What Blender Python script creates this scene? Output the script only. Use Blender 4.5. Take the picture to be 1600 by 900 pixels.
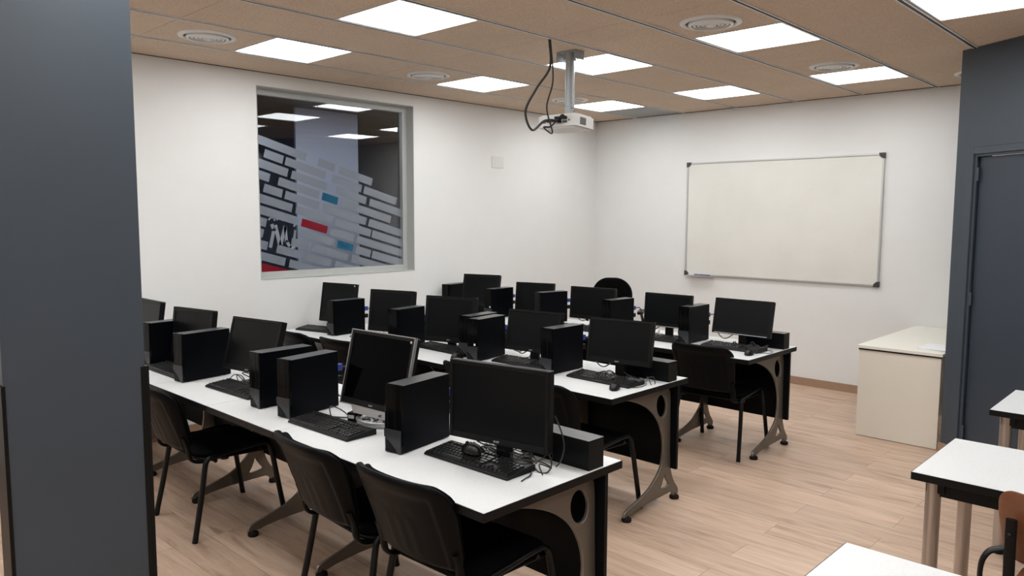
import bpy, math, random
from mathutils import Vector, Matrix
random.seed(7)
PI = math.pi
for o in list(bpy.data.objects): bpy.data.objects.remove(o)
scn = bpy.context.scene
COL = scn.collection

# ---------------------------------------------------------------- camera
yaw, pitch, roll = math.radians(43.7257), math.radians(-5.3893), math.radians(0.2083)
fwd = Vector((-math.sin(yaw)*math.cos(pitch), math.cos(yaw)*math.cos(pitch), math.sin(pitch)))
rgt = Vector((math.cos(yaw), math.sin(yaw), 0)); upv = rgt.cross(fwd)
r2 = rgt*math.cos(roll) + upv*math.sin(roll); u2 = -rgt*math.sin(roll) + upv*math.cos(roll)
cam_d = bpy.data.cameras.new('camera'); cam = bpy.data.objects.new('camera', cam_d); COL.objects.link(cam)
cam_d.sensor_width = 36; cam_d.lens = 1191.12/1600*36; cam_d.clip_start = .02
M = Matrix((( r2.x, u2.x, -fwd.x, 0), (r2.y, u2.y, -fwd.y, 0), (r2.z, u2.z, -fwd.z, 1.693), (0, 0, 0, 1)))
cam.matrix_world = M
scn.camera = cam
# ---------------------------------------------------------------- world, view, light levels
w = bpy.data.worlds.new('world'); scn.world = w; w.use_nodes = True
w.node_tree.nodes['Background'].inputs[0].default_value = (.6, .65, .7, 1)
w.node_tree.nodes['Background'].inputs[1].default_value = .05
scn.view_settings.view_transform = 'Standard'; scn.view_settings.look = 'None'
scn.view_settings.gamma = 1; scn.view_settings.use_curve_mapping = False
scn.view_settings.exposure = 0.0
PANEL_POWER = 12.5
CORRIDOR_WATTS = 13.0

# ---------------------------------------------------------------- materials
MATS = {}
def nmat(name):
    m = bpy.data.materials.new(name); m.use_nodes = True; MATS[name] = m
    nt = m.node_tree; return m, nt, nt.nodes['Principled BSDF']
def N(nt, t, **kw):
    n = nt.nodes.new(t)
    for k, v in kw.items():
        if k in n.inputs: n.inputs[k].default_value = v
        else: setattr(n, k, v)
    return n
def simple(name, col, rough=.5, metal=0, var=.08, scale=30, bump=0.0, spec=.5, coat=0, stretch=None):
    m, nt, b = nmat(name); L = nt.links.new
    b.inputs['Roughness'].default_value = rough; b.inputs['Metallic'].default_value = metal
    b.inputs['Specular IOR Level'].default_value = spec; b.inputs['Coat Weight'].default_value = coat
    tc = N(nt, 'ShaderNodeTexCoord'); mp = N(nt, 'ShaderNodeMapping')
    if stretch: mp.inputs['Scale'].default_value = stretch
    L(tc.outputs['Object'], mp.inputs[0])
    nz = N(nt, 'ShaderNodeTexNoise', Scale=scale, Detail=4.0); L(mp.outputs[0], nz.inputs['Vector'])
    mx = N(nt, 'ShaderNodeMix', data_type='RGBA')
    mx.inputs[6].default_value = (*[c*(1-var) for c in col], 1); mx.inputs[7].default_value = (*[min(1, c*(1+var)) for c in col], 1)
    L(nz.outputs[0], mx.inputs[0]); L(mx.outputs[2], b.inputs['Base Color'])
    if bump:
        bp = N(nt, 'ShaderNodeBump', Strength=bump, Distance=.002); L(nz.outputs[0], bp.inputs['Height']); L(bp.outputs[0], b.inputs['Normal'])
    return m
simple('wall_white', (.79, .788, .775), .55, var=.02, scale=6, bump=.15, spec=.3)
simple('dark_paint', (.050, .064, .082), .42, var=.06, scale=3, bump=.1)
simple('dark_door', (.038, .050, .068), .38, var=.06, scale=3)
simple('black_trim', (0.006, 0.006, 0.006), 0.4, spec=0.2)
simple('black_plastic', (0.006, 0.006, 0.0065), 0.42, var=.1, scale=200, spec=0.22)
simple('black_textured', (0.007, 0.007, 0.007), 0.5, var=.2, scale=600, bump=.25, spec=0.2)
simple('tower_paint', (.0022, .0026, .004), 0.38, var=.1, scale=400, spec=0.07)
simple('tower_top_sheen', (.045, .045, .046), 0.35, var=.1, scale=400, spec=0.5)  # lighter than the case: sheen of the ceiling lights painted into the top
simple('gloss_black', (.003, .003, .003), 0.12, spec=0.12)
simple('gloss_grey', (.03, .031, .034), 0.22, var=.05, spec=0.3)
simple('screen_matte', (0.0035, 0.004, 0.0045), 0.3, var=.03, spec=0.14)
simple('screen_gloss', (.001, .001, .0012), 0.06, var=.03, spec=0.03)
simple('bezel', (0.005, 0.005, 0.005), 0.38, var=.1, scale=200, spec=0.18)
simple('silver_plastic', (.42, .42, .43), .28, metal=.75, var=.04)
simple('silver_logo', (.5, .5, .5), .35, metal=.3)
simple('white_sticker', (.8, .8, .8), .5)
simple('red_sticker', (.45, .02, .05), .5)
simple('mouse_black', (.006, .006, .006), .28, spec=.4)
simple('key_black', (.013, .013, .013), 0.32, var=.1, spec=0.5)
simple('chair_shell', (.0032, .0036, .004), .38, var=.15, scale=500, bump=.15, spec=.09)
simple('chair_fabric', (0.002, 0.002, 0.002), 0.9, var=.4, scale=900, bump=.5, spec=0.1)
simple('chair_tube', (0.005, 0.005, 0.005), 0.35, spec=0.25)
simple('edge_black', (0.005, 0.005, 0.005), 0.42, spec=0.2)
simple('box_black', (.005, .0055, .0065), 0.33, spec=0.1)
simple('box_lid', (.065, .065, .067), 0.35, spec=0.5)  # lid top lightened, the grazing reflection is put into its colour
simple('frame_bronze', (.165, .145, .12), .42, metal=.55, var=.06, scale=60, bump=.1)
simple('frame_rim', (.28, .25, .21), .38, metal=.6, var=.05)
simple('rubber', (0.008, 0.008, 0.008), 0.7, spec=0.2)
simple('chrome', (.62, .58, .55), .16, metal=1, var=.02)
simple('brushed_tube', (.50, .45, .41), .3, metal=.85, var=.05, stretch=(1, 1, .05))
simple('steel_grey', (.34, .36, .37), .4, metal=.5)
simple('alu', (.58, .58, .57), .35, metal=.6, var=.03)
simple('vent_metal', (.74, .74, .73), .45, metal=.1, var=.03)
simple('cap_dark', (.04, .04, .045), .5)
simple('projector_white', (.74, .73, .71), .4, var=.02)
simple('projector_dark', (.10, .095, .09), .5)
simple('plate_white', (.72, .71, .69), .4, var=.01)
simple('window_frame_grey', (.48, .49, .475), .45, var=.03, scale=8)
simple('cream_panel', (.75, .695, .60), .5, var=.025, scale=4)
simple('cream_top', (.80, .775, .69), .4, var=.015, scale=6)
simple('paper', (.85, .85, .87), .6, var=.01)
simple('vga_blue', (.03, .05, .28), .4)
simple('cable_black', (.015, .015, .015), .45)
simple('cable_white', (.7, .7, .7), .4)
simple('plywood_brown', (.20, .072, .032), .38, var=.2, scale=6, stretch=(1, 1, 12), coat=.3)
simple('decal_frost', (.50, .53, .60), 0.6, var=.03, spec=0.3)
simple('decal_frost_light', (.62, .65, .72), 0.6, var=.03, spec=0.3)
simple('decal_blue', (.0, .22, .40), .45, var=.03)
simple('decal_red', (.50, .005, .03), .45, var=.05)
simple('corridor_dark', (.17, .20, .29), 0.7, var=.1, scale=2, spec=0.3)
simple('corridor_ceiling', (.14, .13, .12), .8, var=.1, scale=5)
simple('corridor_column', (.62, .65, .76), .7, var=.03, scale=2)
simple('grey_tile', (.36, .36, .35), .8, var=.05, scale=40)
simple('ceiling_groove_shadow', (.05, .045, .04), .8)  # dark tile joints, also the painted shadow line along the walls
simple('runner_light', (.80, .80, .79), .4, metal=.2)
simple('runner_dark', (.015, .017, .022), .6)
simple('marker_blue', (.02, .04, .16), .4)

def floor_mat():
    m, nt, b = nmat('floor_laminate'); L = nt.links.new
    tc = N(nt, 'ShaderNodeTexCoord')
    br = N(nt, 'ShaderNodeTexBrick', Scale=1.0, offset=.37)
    br.inputs['Brick Width'].default_value = 1.28; br.inputs['Row Height'].default_value = .19
    br.inputs['Mortar Size'].default_value = .0012; br.inputs['Mortar Smooth'].default_value = .2
    br.inputs['Color1'].default_value = (0, 0, 0, 1); br.inputs['Color2'].default_value = (1, 1, 1, 1); br.inputs['Mortar'].default_value = (.5, .5, .5, 1)
    L(tc.outputs['Object'], br.inputs['Vector'])
    mp = N(nt, 'ShaderNodeMapping'); mp.inputs['Scale'].default_value = (1.3, 11, 1)
    L(tc.outputs['Object'], mp.inputs[0])
    ad = N(nt, 'ShaderNodeVectorMath', operation='MULTIPLY_ADD'); ad.inputs[1].default_value = (7, 3, 5)
    L(br.outputs['Color'], ad.inputs[0]); L(mp.outputs[0], ad.inputs[2])
    n1 = N(nt, 'ShaderNodeTexNoise', Scale=1.6, Detail=6.0, Roughness=.6, Distortion=.6); L(ad.outputs[0], n1.inputs['Vector'])
    mp2 = N(nt, 'ShaderNodeMapping'); mp2.inputs['Scale'].default_value = (4, 90, 1); L(tc.outputs['Object'], mp2.inputs[0])
    n2 = N(nt, 'ShaderNodeTexNoise', Scale=1.5, Detail=3.0); L(mp2.outputs[0], n2.inputs['Vector'])
    cr = N(nt, 'ShaderNodeValToRGB'); e = cr.color_ramp.elements
    e[0].position = .28; e[0].color = (.42, .27, .185, 1); e[1].position = .62; e[1].color = (.72, .52, .385, 1)
    k = cr.color_ramp.elements.new(.45); k.color = (.62, .43, .31, 1)
    L(n1.outputs[0], cr.inputs[0])
    hs = N(nt, 'ShaderNodeMix', data_type='RGBA', blend_type='MULTIPLY'); hs.inputs[0].default_value = .30
    L(cr.outputs[0], hs.inputs[6]); L(n2.outputs[0], hs.inputs[7])
    h2 = N(nt, 'ShaderNodeMix', data_type='RGBA', blend_type='MULTIPLY'); L(hs.outputs[2], h2.inputs[6])
    mr = N(nt, 'ShaderNodeMapRange'); mr.inputs[3].default_value = .90; mr.inputs[4].default_value = 1.06
    L(br.outputs['Color'], mr.inputs[0]); h2.inputs[0].default_value = 1; L(mr.outputs[0], h2.inputs[7])
    h3 = N(nt, 'ShaderNodeMix', data_type='RGBA'); L(br.outputs['Fac'], h3.inputs[0]); L(h2.outputs[2], h3.inputs[6]); h3.inputs[7].default_value = (.22, .14, .10, 1)
    L(h3.outputs[2], b.inputs['Base Color']); b.inputs['Roughness'].default_value = .42
    bp = N(nt, 'ShaderNodeBump', Strength=.08, Distance=.002); L(n2.outputs[0], bp.inputs['Height']); L(bp.outputs[0], b.inputs['Normal'])
floor_mat()
def tile_mat():
    m, nt, b = nmat('ceiling_tile'); L = nt.links.new
    tc = N(nt, 'ShaderNodeTexCoord')
    n1 = N(nt, 'ShaderNodeTexNoise', Scale=110.0, Detail=5.0, Roughness=.75); L(tc.outputs['Object'], n1.inputs['Vector'])
    n2 = N(nt, 'ShaderNodeTexNoise', Scale=3.0, Detail=2.0); L(tc.outputs['Object'], n2.inputs['Vector'])
    cr = N(nt, 'ShaderNodeValToRGB'); e = cr.color_ramp.elements
    e[0].position = .3; e[0].color = (.47, .365, .275, 1); e[1].position = .7; e[1].color = (.78, .63, .50, 1)
    L(n1.outputs[0], cr.inputs[0])
    mr = N(nt, 'ShaderNodeMapRange'); mr.inputs[3].default_value = .93; mr.inputs[4].default_value = 1.07; L(n2.outputs[0], mr.inputs[0])
    mx = N(nt, 'ShaderNodeMix', data_type='RGBA', blend_type='MULTIPLY'); mx.inputs[0].default_value = 1
    L(cr.outputs[0], mx.inputs[6]); L(mr.outputs[0], mx.inputs[7]); L(mx.outputs[2], b.inputs['Base Color'])
    b.inputs['Roughness'].default_value = .9; b.inputs['Specular IOR Level'].default_value = .15
    bp = N(nt, 'ShaderNodeBump', Strength=.5, Distance=.002); L(n1.outputs[0], bp.inputs['Height']); L(bp.outputs[0], b.inputs['Normal'])
tile_mat()
def speckle_mat():
    m, nt, b = nmat('desk_laminate'); L = nt.links.new
    tc = N(nt, 'ShaderNodeTexCoord')
    n1 = N(nt, 'ShaderNodeTexNoise', Scale=420.0, Detail=2.0); L(tc.outputs['Object'], n1.inputs['Vector'])
    cr = N(nt, 'ShaderNodeValToRGB'); e = cr.color_ramp.elements
    e[0].position = .33; e[0].color = (.60, .61, .61, 1); e[1].position = .5; e[1].color = (.76, .765, .76, 1)
    L(n1.outputs[0], cr.inputs[0]); L(cr.outputs[0], b.inputs['Base Color']); b.inputs['Roughness'].default_value = .35
speckle_mat()
def board_mat():
    m, nt, b = nmat('whiteboard_surface'); L = nt.links.new
    tc = N(nt, 'ShaderNodeTexCoord')
    n1 = N(nt, 'ShaderNodeTexNoise', Scale=2.2, Detail=4.0); L(tc.outputs['Object'], n1.inputs['Vector'])
    mp = N(nt, 'ShaderNodeMapping'); mp.inputs['Scale'].default_value = (3, 1, 22); L(tc.outputs['Object'], mp.inputs[0])
    n2 = N(nt, 'ShaderNodeTexNoise', Scale=1.4, Detail=5.0, Roughness=.65); L(mp.outputs[0], n2.inputs['Vector'])
    cr = N(nt, 'ShaderNodeValToRGB'); e = cr.color_ramp.elements
    e[0].position = .3; e[0].color = (.735, .72, .665, 1); e[1].position = .6; e[1].color = (.775, .762, .715, 1)
    L(n1.outputs[0], cr.inputs[0])
    c2 = N(nt, 'ShaderNodeValToRGB'); e = c2.color_ramp.elements
    e[0].position = .25; e[0].color = (.9, .9, .9, 1); e[1].position = .42; e[1].color = (1, 1, 1, 1); L(n2.outputs[0], c2.inputs[0])
    mx = N(nt, 'ShaderNodeMix', data_type='RGBA', blend_type='MULTIPLY'); mx.inputs[0].default_value = .35
    L(cr.outputs[0], mx.inputs[6]); L(c2.outputs[0], mx.inputs[7]); L(mx.outputs[2], b.inputs['Base Color'])
    b.inputs['Roughness'].default_value = .22
board_mat()
simple('baseboard_wood', (.36, .235, .16), .45, var=.25, scale=5, stretch=(3, 3, 40))
def emis():
    m = bpy.data.materials.new('light_diffuser'); m.use_nodes = True; MATS['light_diffuser'] = m
    nt = m.node_tree; nt.nodes.clear(); o = nt.nodes.new('ShaderNodeOutputMaterial'); e = nt.nodes.new('ShaderNodeEmission')
    e.inputs[0].default_value = (.975, .995, 1, 1); e.inputs[1].default_value = PANEL_POWER; nt.links.new(e.outputs[0], o.inputs[0])
emis()
def glass():
    m = bpy.data.materials.new('window_glass'); m.use_nodes = True; MATS['window_glass'] = m
    nt = m.node_tree; nt.nodes.clear(); L = nt.links.new
    o = nt.nodes.new('ShaderNodeOutputMaterial'); t = nt.nodes.new('ShaderNodeBsdfTransparent'); g = nt.nodes.new('ShaderNodeBsdfGlossy')
    t.inputs[0].default_value = (.95, .965, .975, 1); g.inputs['Roughness'].default_value = 0.0
    f = nt.nodes.new('ShaderNodeFresnel'); f.inputs[0].default_value = 1.55
    mu = nt.nodes.new('ShaderNodeMath'); mu.operation = 'MULTIPLY'; mu.inputs[1].default_value = .8; L(f.outputs[0], mu.inputs[0])
    mx = nt.nodes.new('ShaderNodeMixShader'); L(mu.outputs[0], mx.inputs[0]); L(t.outputs[0], mx.inputs[1]); L(g.outputs[0], mx.inputs[2]); L(mx.outputs[0], o.inputs[0])
glass()

# ---------------------------------------------------------------- mesh helpers
class MB:
    def __init__(s): s.v = []; s.f = []; s.m = []; s.mats = []; s.sm = []
    def mi(s, mat):
        if mat not in s.mats: s.mats.append(mat)
        return s.mats.index(mat)
    def add(s, vs, fs, mat, smooth=False, T=None):
        b = len(s.v); i = s.mi(mat)
        s.v += [tuple(T @ Vector(p)) if T else tuple(p) for p in vs]
        for f in fs: s.f.append(tuple(b+k for k in f)); s.m.append(i); s.sm.append(smooth)
        return s
    def box(s, a, b, mat, T=None, top=None):
        x0, y0, z0 = a; x1, y1, z1 = b
        vs = [(x0,y0,z0),(x1,y0,z0),(x1,y1,z0),(x0,y1,z0),(x0,y0,z1),(x1,y0,z1),(x1,y1,z1),(x0,y1,z1)]
        s.add(vs, [(0,3,2,1),(0,1,5,4),(1,2,6,5),(2,3,7,6),(3,0,4,7)], mat, T=T)
        s.add(vs[4:], [(0,1,2,3)], top or mat, T=T); return s
    def prism(s, poly, lo, hi, axis, mat, T=None, cap=None, smooth=False):
        """extrude a 2-D polygon; axis 'x': poly is (y,z); 'y': (x,z); 'z': (x,y)"""
        n = len(poly)
        def P(p, h): return {'x': (h, p[0], p[1]), 'y': (p[0], h, p[1]), 'z': (p[0], p[1], h)}[axis]
        vs = [P(p, lo) for p in poly] + [P(p, hi) for p in poly]
        s.add(vs, [(i, (i+1) % n, n+(i+1) % n, n+i) for i in range(n)], mat, smooth, T)
        s.add(vs, [tuple(range(n-1, -1, -1)), tuple(range(n, 2*n))], cap or mat, False, T); return s
    def tube(s, pts, r, mat, n=8, ry=None, closed=False, T=None):
        pts = [Vector(p) for p in pts]; ry = ry or r; vs = []; N_ = len(pts)
        up = Vector((0, 0, 1)); prev = None
        for i, p in enumerate(pts):
            a = pts[i-1] if (i or closed) else p; c = pts[(i+1) % N_] if (i < N_-1 or closed) else p
            t = (c-a).normalized()
            if prev is None:
                u = t.orthogonal() if abs(t.z) > .9 else t.cross(up)
                if abs(t.z) > .9: u = Vector((1, 0, 0)) - t*t.x
            else: u = prev - t*prev.dot(t)
            u.normalize(); prev = u; q = t.cross(u)
            rr = r[i] if isinstance(r, list) else r; r_2 = ry if not isinstance(r, list) else rr
            for k in range(n): A = 2*PI*k/n; vs.append(p + u*math.cos(A)*rr + q*math.sin(A)*r_2)
        fs = []
        for i in range(N_ if closed else N_-1):
            j = (i+1) % N_
            for k in range(n): fs.append((i*n+k, i*n+(k+1) % n, j*n+(k+1) % n, j*n+k))
        s.add(vs, fs, mat, True, T)
        if not closed: s.add(vs, [tuple(range(n-1, -1, -1)), tuple((N_-1)*n+k for k in range(n))], mat, False, T)
        return s
    def lathe(s, prof, mat, n=32, T=None, smooth=True):
        """prof: list of (r,z) spun round z"""
        vs = []; fs = []
        for r, z in prof:
            for k in range(n): A = 2*PI*k/n; vs.append((r*math.cos(A), r*math.sin(A), z))
        for i in range(len(prof)-1):
            for k in range(n): fs.append((i*n+k, i*n+(k+1) % n, (i+1)*n+(k+1) % n, (i+1)*n+k))
        s.add(vs, fs, mat, smooth, T)
        for i in (0, len(prof)-1):
            if prof[i][0] > 1e-5: s.add(vs, [tuple(i*n+k for k in range(n))], mat, False, T)
        return s
    def build(s, name, parent=None, bevel=0, loc=None, seg=2):
        me = bpy.data.meshes.new(name); me.from_pydata(s.v, [], s.f)
        for m in s.mats: me.materials.append(MATS[m])
        me.polygons.foreach_set('material_index', s.m); me.polygons.foreach_set('use_smooth', s.sm); me.update()
        o = bpy.data.objects.new(name, me); COL.objects.link(o)
        if parent: o.parent = parent
        if loc: o.location = loc
        if bevel:
            b = o.modifiers.new('bevel', 'BEVEL'); b.width = bevel; b.segments = seg; b.limit_method = 'ANGLE'; b.angle_limit = math.radians(40)
        return o
def empty(name, loc=(0,0,0), rz=0, label=None, cat=None, group=None):
    o = bpy.data.objects.new(name, None); COL.objects.link(o); o.location = loc; o.rotation_euler = (0, 0, rz)
    o.empty_display_size = .05
    tag(o, label, cat, group); return o
def tag(o, label=None, cat=None, group=None, kind=None):
    if label: o['label'] = label
    if cat: o['category'] = cat
    if group: o['group'] = group
    if kind: o['kind'] = kind
    return o
def struct(o): o['kind'] = 'structure'; return o
def copy_tree(o, parent=None):
    c = o.copy(); COL.objects.link(c)
    if parent: c.parent = parent
    for ch in list(o.children): copy_tree(ch, c)
    return c
def Tz(x, y, z, a=0): return Matrix.Translation((x, y, z)) @ Matrix.Rotation(a, 4, 'Z')
def catmull(P, n=8):
    P = [Vector(p) for p in P]; Q = [P[0]*2-P[1]] + P + [P[-1]*2-P[-2]]; out = []
    for i in range(1, len(Q)-2):
        a, b, c, d = Q[i-1:i+3]
        for k in range(n):
            t = k/n; out.append(.5*((2*b)+(c-a)*t+(2*a-5*b+4*c-d)*t*t+(-a+3*b-3*c+d)*t**3))
    out.append(P[-1]); return out
def rrect(x0, y0, x1, y1, r, n=5):
    out = []
    for cx, cy, a0 in ((x1-r, y0+r, -PI/2), (x1-r, y1-r, 0), (x0+r, y1-r, PI/2), (x0+r, y0+r, PI)):
        for k in range(n+1): a = a0+PI/2*k/n; out.append((cx+r*math.cos(a), cy+r*math.sin(a)))
    return out

# ================================================================= THE ROOM
LW, BW, CZ = -5.785, 7.53, 2.839
WY0, WY1, WZ0, WZ1 = 3.075, 4.68, 1.165, 2.73        # window opening
FRONT, RIGHT = -2.6, 3.2
struct(MB().box((-9.2, FRONT-.1, -.1), (RIGHT+.1, BW+.15, 0), 'floor_laminate').build('floor'))
m = MB()
T_ = .2
m.box((LW-T_, FRONT-.1, 0), (LW, WY0, CZ+.2), 'wall_white'); m.box((LW-T_, WY1, 0), (LW, BW+.15, CZ+.2), 'wall_white')
m.box((LW-T_, WY0, 0), (LW, WY1, WZ0), 'wall_white'); m.box((LW-T_, WY0, WZ1), (LW, WY1, CZ+.2), 'wall_white')
struct(m.build('wall_left'))
struct(MB().box((LW, BW, 0), (RIGHT, BW+.15, CZ+.2), 'wall_white').build('wall_back'))
struct(MB().box((LW, FRONT-.1, 0), (RIGHT, FRONT, CZ+.2), 'wall_white').build('wall_front'))
# angled dark wall holding the door, running from the corner beside the teacher's desk
P0 = Vector((-1.48, 6.03, 0)); ANG = math.atan2(-.519, .854)
WT = Tz(P0.x, P0.y, 0, ANG)                           # local x along the wall, local -y towards the room
DL = 5.45; ds0, ds1, dz1 = .186, 1.06, 2.10
m = MB()
m.box((0, 0, 0), (ds0-.02, .13, CZ+.2), 'dark_paint', WT); m.box((ds1+.02, 0, 0), (DL, .13, CZ+.2), 'dark_paint', WT)
m.box((ds0-.02, 0, dz1+.02), (ds1+.02, .13, CZ+.2), 'dark_paint', WT)
struct(m.build('wall_angled'))
ex = P0 + Vector((math.cos(ANG), math.sin(ANG), 0))*DL
struct(MB().box((RIGHT, FRONT, 0), (RIGHT+.1, BW, CZ+.2), 'wall_white').build('wall_right'))
# door with moulded frame and hinges
door = struct(MB().box((ds0, .012, .012), (ds1, .05, dz1), 'dark_door', WT).build('door_1', bevel=.002))
fr = MB()
def mould(u, v):                                      # stepped moulding profile: (distance from opening, depth)
    return [(0, .05), (0, -.012), (.018, -.016), (.022, -.026), (.06, -.026), (.066, -.018), (.10, -.014), (.104, 0), (.104, .0)]
for a, b, d in ((0, .018, .014), (.018, .062, .028), (.062, .098, .018)):
    fr.box((ds0-.002-b, -d, 0), (ds0-.002-a, .0, dz1+.002+b), 'dark_paint', WT)
    fr.box((ds1+.002+a, -d, 0), (ds1+.002+b, .0, dz1+.002+b), 'dark_paint', WT)
    fr.box((ds0-.002-a, -d, dz1+.002+a), (ds1+.002+a, .0, dz1+.002+b), 'dark_paint', WT)
fr.build('door_frame', door, bevel=.003)
for z in (1.985, 1.14, .21):
    MB().tube([WT @ Vector((ds0+.004, -.008, z-.045)), WT @ Vector((ds0+.004, -.008, z+.045))], .009, 'dark_paint').build('hinge', door)
h = MB(); h.tube([WT @ Vector((ds1-.07, .012, 1.04)), WT @ Vector((ds1-.07, -.05, 1.04)), WT @ Vector((ds1-.19, -.05, 1.04))], .009, 'alu'); h.build('door_handle', door)
# baseboards
struct(MB().box((LW+.002, BW-.012, 0), (-.6, BW, .078), 'baseboard_wood').build('baseboard_back', bevel=.002))
struct(MB().box((LW, FRONT, 0), (LW+.012, BW-.012, .078), 'baseboard_wood').build('baseboard_left', bevel=.002))
m = MB(); m.box((-.012, -.012, 0), (ds0-.102, 0, .078), 'baseboard_wood', WT); m.box((ds1+.102, -.012, 0), (DL-.2, 0, .078), 'baseboard_wood', WT)
m.box((-.012, 0, 0), (0, .13, .078), 'baseboard_wood', WT)
struct(m.build('baseboard_angled', bevel=.002))

# ---- near left pillar with black guard profiles on its edges
PY0, PY1, PX = .600, 1.034, -2.80
pil = struct(MB().box((PX-.10, PY0, 0), (PX, PY1, CZ), 'dark_paint').build('wall_pillar', bevel=.003))
m = MB(); m.box((PX-.104, PY1, 0), (PX+.003, PY1+.012, 1.155), 'black_trim'); m.box((PX, PY1-.016, 0), (PX+.003, PY1, 1.155), 'black_trim')
struct(m.build('trim_1', bevel=.001))
m = MB(); m.box((PX-.104, PY0-.006, 0), (PX+.003, PY0, 1.15), 'black_trim'); m.box((PX, PY0, 0), (PX+.003, PY0+.006, 1.15), 'black_trim')
struct(m.build('trim_2', bevel=.001))

# ---- ceiling of wood-wool tiles, runners
MOD = .6365
RX = [-5.2115 + MOD*i for i in range(14)]             # runner positions
LXS = [-4.895, -3.62, -2.345, -1.07, .203]
LYS = [-2.0, -.78, 1.075, 2.895, 4.74, 6.53]
LIGHTS = [(x, y) for x in LXS for y in LYS if not (x > -1.2 and y > 6) and not (x > 1 and y > 4) and y != -2.0]
VENTS = [(-4.90, 2.28), (-4.90, 4.12), (-4.90, 5.94), (-2.36, 4.16), (-2.33, 5.97), (-3.62, .45), (-1.59, 7.02)]
def ceiling():
    m = MB(); HH = .285
    m.box((LW-.0, FRONT, CZ+.03), (RIGHT, BW, CZ+.12), 'ceiling_groove_shadow')
    edges = [LW] + RX + [RIGHT]
    for i in range(len(edges)-1):
        x0, x1 = edges[i]+.0175, edges[i+1]-.0175
        if i == 0: x0 = LW
        cx = (x0+x1)/2
        lit = [y for (x, y) in LIGHTS if abs(x-cx) < .2]
        cuts = [FRONT, -1.72, .11, 1.97, 3.82, 5.68, BW] + [y-HH-.012 for y in lit] + [y+HH+.012 for y in lit]
        cuts = sorted(set(cuts))
        for a, b in zip(cuts[:-1], cuts[1:]):
            c = (a+b)/2
            if any(abs(c-y) < HH for y in lit): continue
            if b-a < .01: continue
            mt = 'ceiling_tile'
            if (i == 1 and c > 6.9) or (i == 0 and c > 5.7 and False): mt = 'grey_tile'
            # tiles that carry a round vent get no special cut: the vent ring sits on them
            m.box((x0, a+.0018, CZ), (x1, b-.0018, CZ+.03), mt)
    return struct(m.build('ceiling'))
ceiling()
for k, x in enumerate(RX):
    m = MB()
    m.box((x-.017, FRONT, CZ-.006), (x-.010, BW, CZ+.012), 'runner_light'); m.box((x+.010, FRONT, CZ-.006), (x+.017, BW, CZ+.012), 'runner_light')
    m.box((x-.010, FRONT, CZ-.0045), (x+.010, BW, CZ+.012), 'runner_dark')
    struct(m.build('trim_%d' % (k+3)))
m = MB(); m.box((LW, FRONT, CZ-.005), (LW+.005, BW, CZ), 'ceiling_groove_shadow'); m.box((LW, BW-.005, CZ-.005), (-.8, BW, CZ), 'ceiling_groove_shadow')  # dark strips painting the shadow line where ceiling meets walls
struct(m.build('trim_17'))

# ---- window with frame, glass, decals
win = struct(MB().build('window_1')) if False else None
GX = LW-.10
m = MB()
fw = .055
for (y0, y1, z0, z1) in ((WY0, WY0+fw, WZ0, WZ1), (WY1-fw, WY1, WZ0, WZ1), (WY0+fw, WY1-fw, WZ0, WZ0+fw), (WY0+fw, WY1-fw, WZ1-fw, WZ1)):
    m.box((GX-.05, y0, z0), (GX, y1, z1), 'window_frame_grey')
win = struct(m.build('window_1', bevel=.003))
m = MB()                                              # painted reveal lining
for (y0, y1, z0, z1) in ((WY0, WY0+.006, WZ0, WZ1), (WY1-.006, WY1, WZ0, WZ1), (WY0+.006, WY1-.006, WZ0, WZ0+.006), (WY0+.006, WY1-.006, WZ1-.006, WZ1)):
    m.box((GX, y0, z0), (LW+.003, y1, z1), 'window_frame_grey')
m.build('window_reveal', win)
PGX = GX-.014
gy0, gy1, gz0, gz1 = WY0+fw, WY1-fw, WZ0+fw, WZ1-fw
MB().box((PGX-.006, gy0-.004, gz0-.004), (PGX, gy1+.004, gz1+.004), 'window_glass').build('window_pane', win)
# decal bars lie on the far face of the glass: tilted courses of frosted bricks
SL = math.tan(math.radians(-15.5)); DX = PGX-.008
def clip(poly):
    def cl(P, f):
        out = []
        for i in range(len(P)):
            a, b = P[i], P[(i+1) % len(P)]; fa, fb = f(a), f(b)
            if fa >= 0: out.append(a)
            if (fa >= 0) != (fb >= 0):
                t = fa/(fa-fb); out.append((a[0]+(b[0]-a[0])*t, a[1]+(b[1]-a[1])*t))
        return out
    for f in (lambda p: p[0]-gy0, lambda p: gy1-p[0], lambda p: p[1]-gz0, lambda p: gz1-p[1]):
        if poly: poly = cl(poly, f)
    return poly
def bar(m, y0, y1, c, hgt, mat, x=DX):
    """bar between y0 and y1 whose top edge passes z = c at y = gy0 (courses slope down)"""
    zt = lambda y: c + SL*(y-gy0)
    sk = .017
    P = clip([(y0, zt(y0)), (y1, zt(y1)), (y1-sk, zt(y1)-hgt), (y0-sk, zt(y0)-hgt)])
    if len(P) > 2: m.prism(P, x-.0015, x, 'x', mat)
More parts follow.
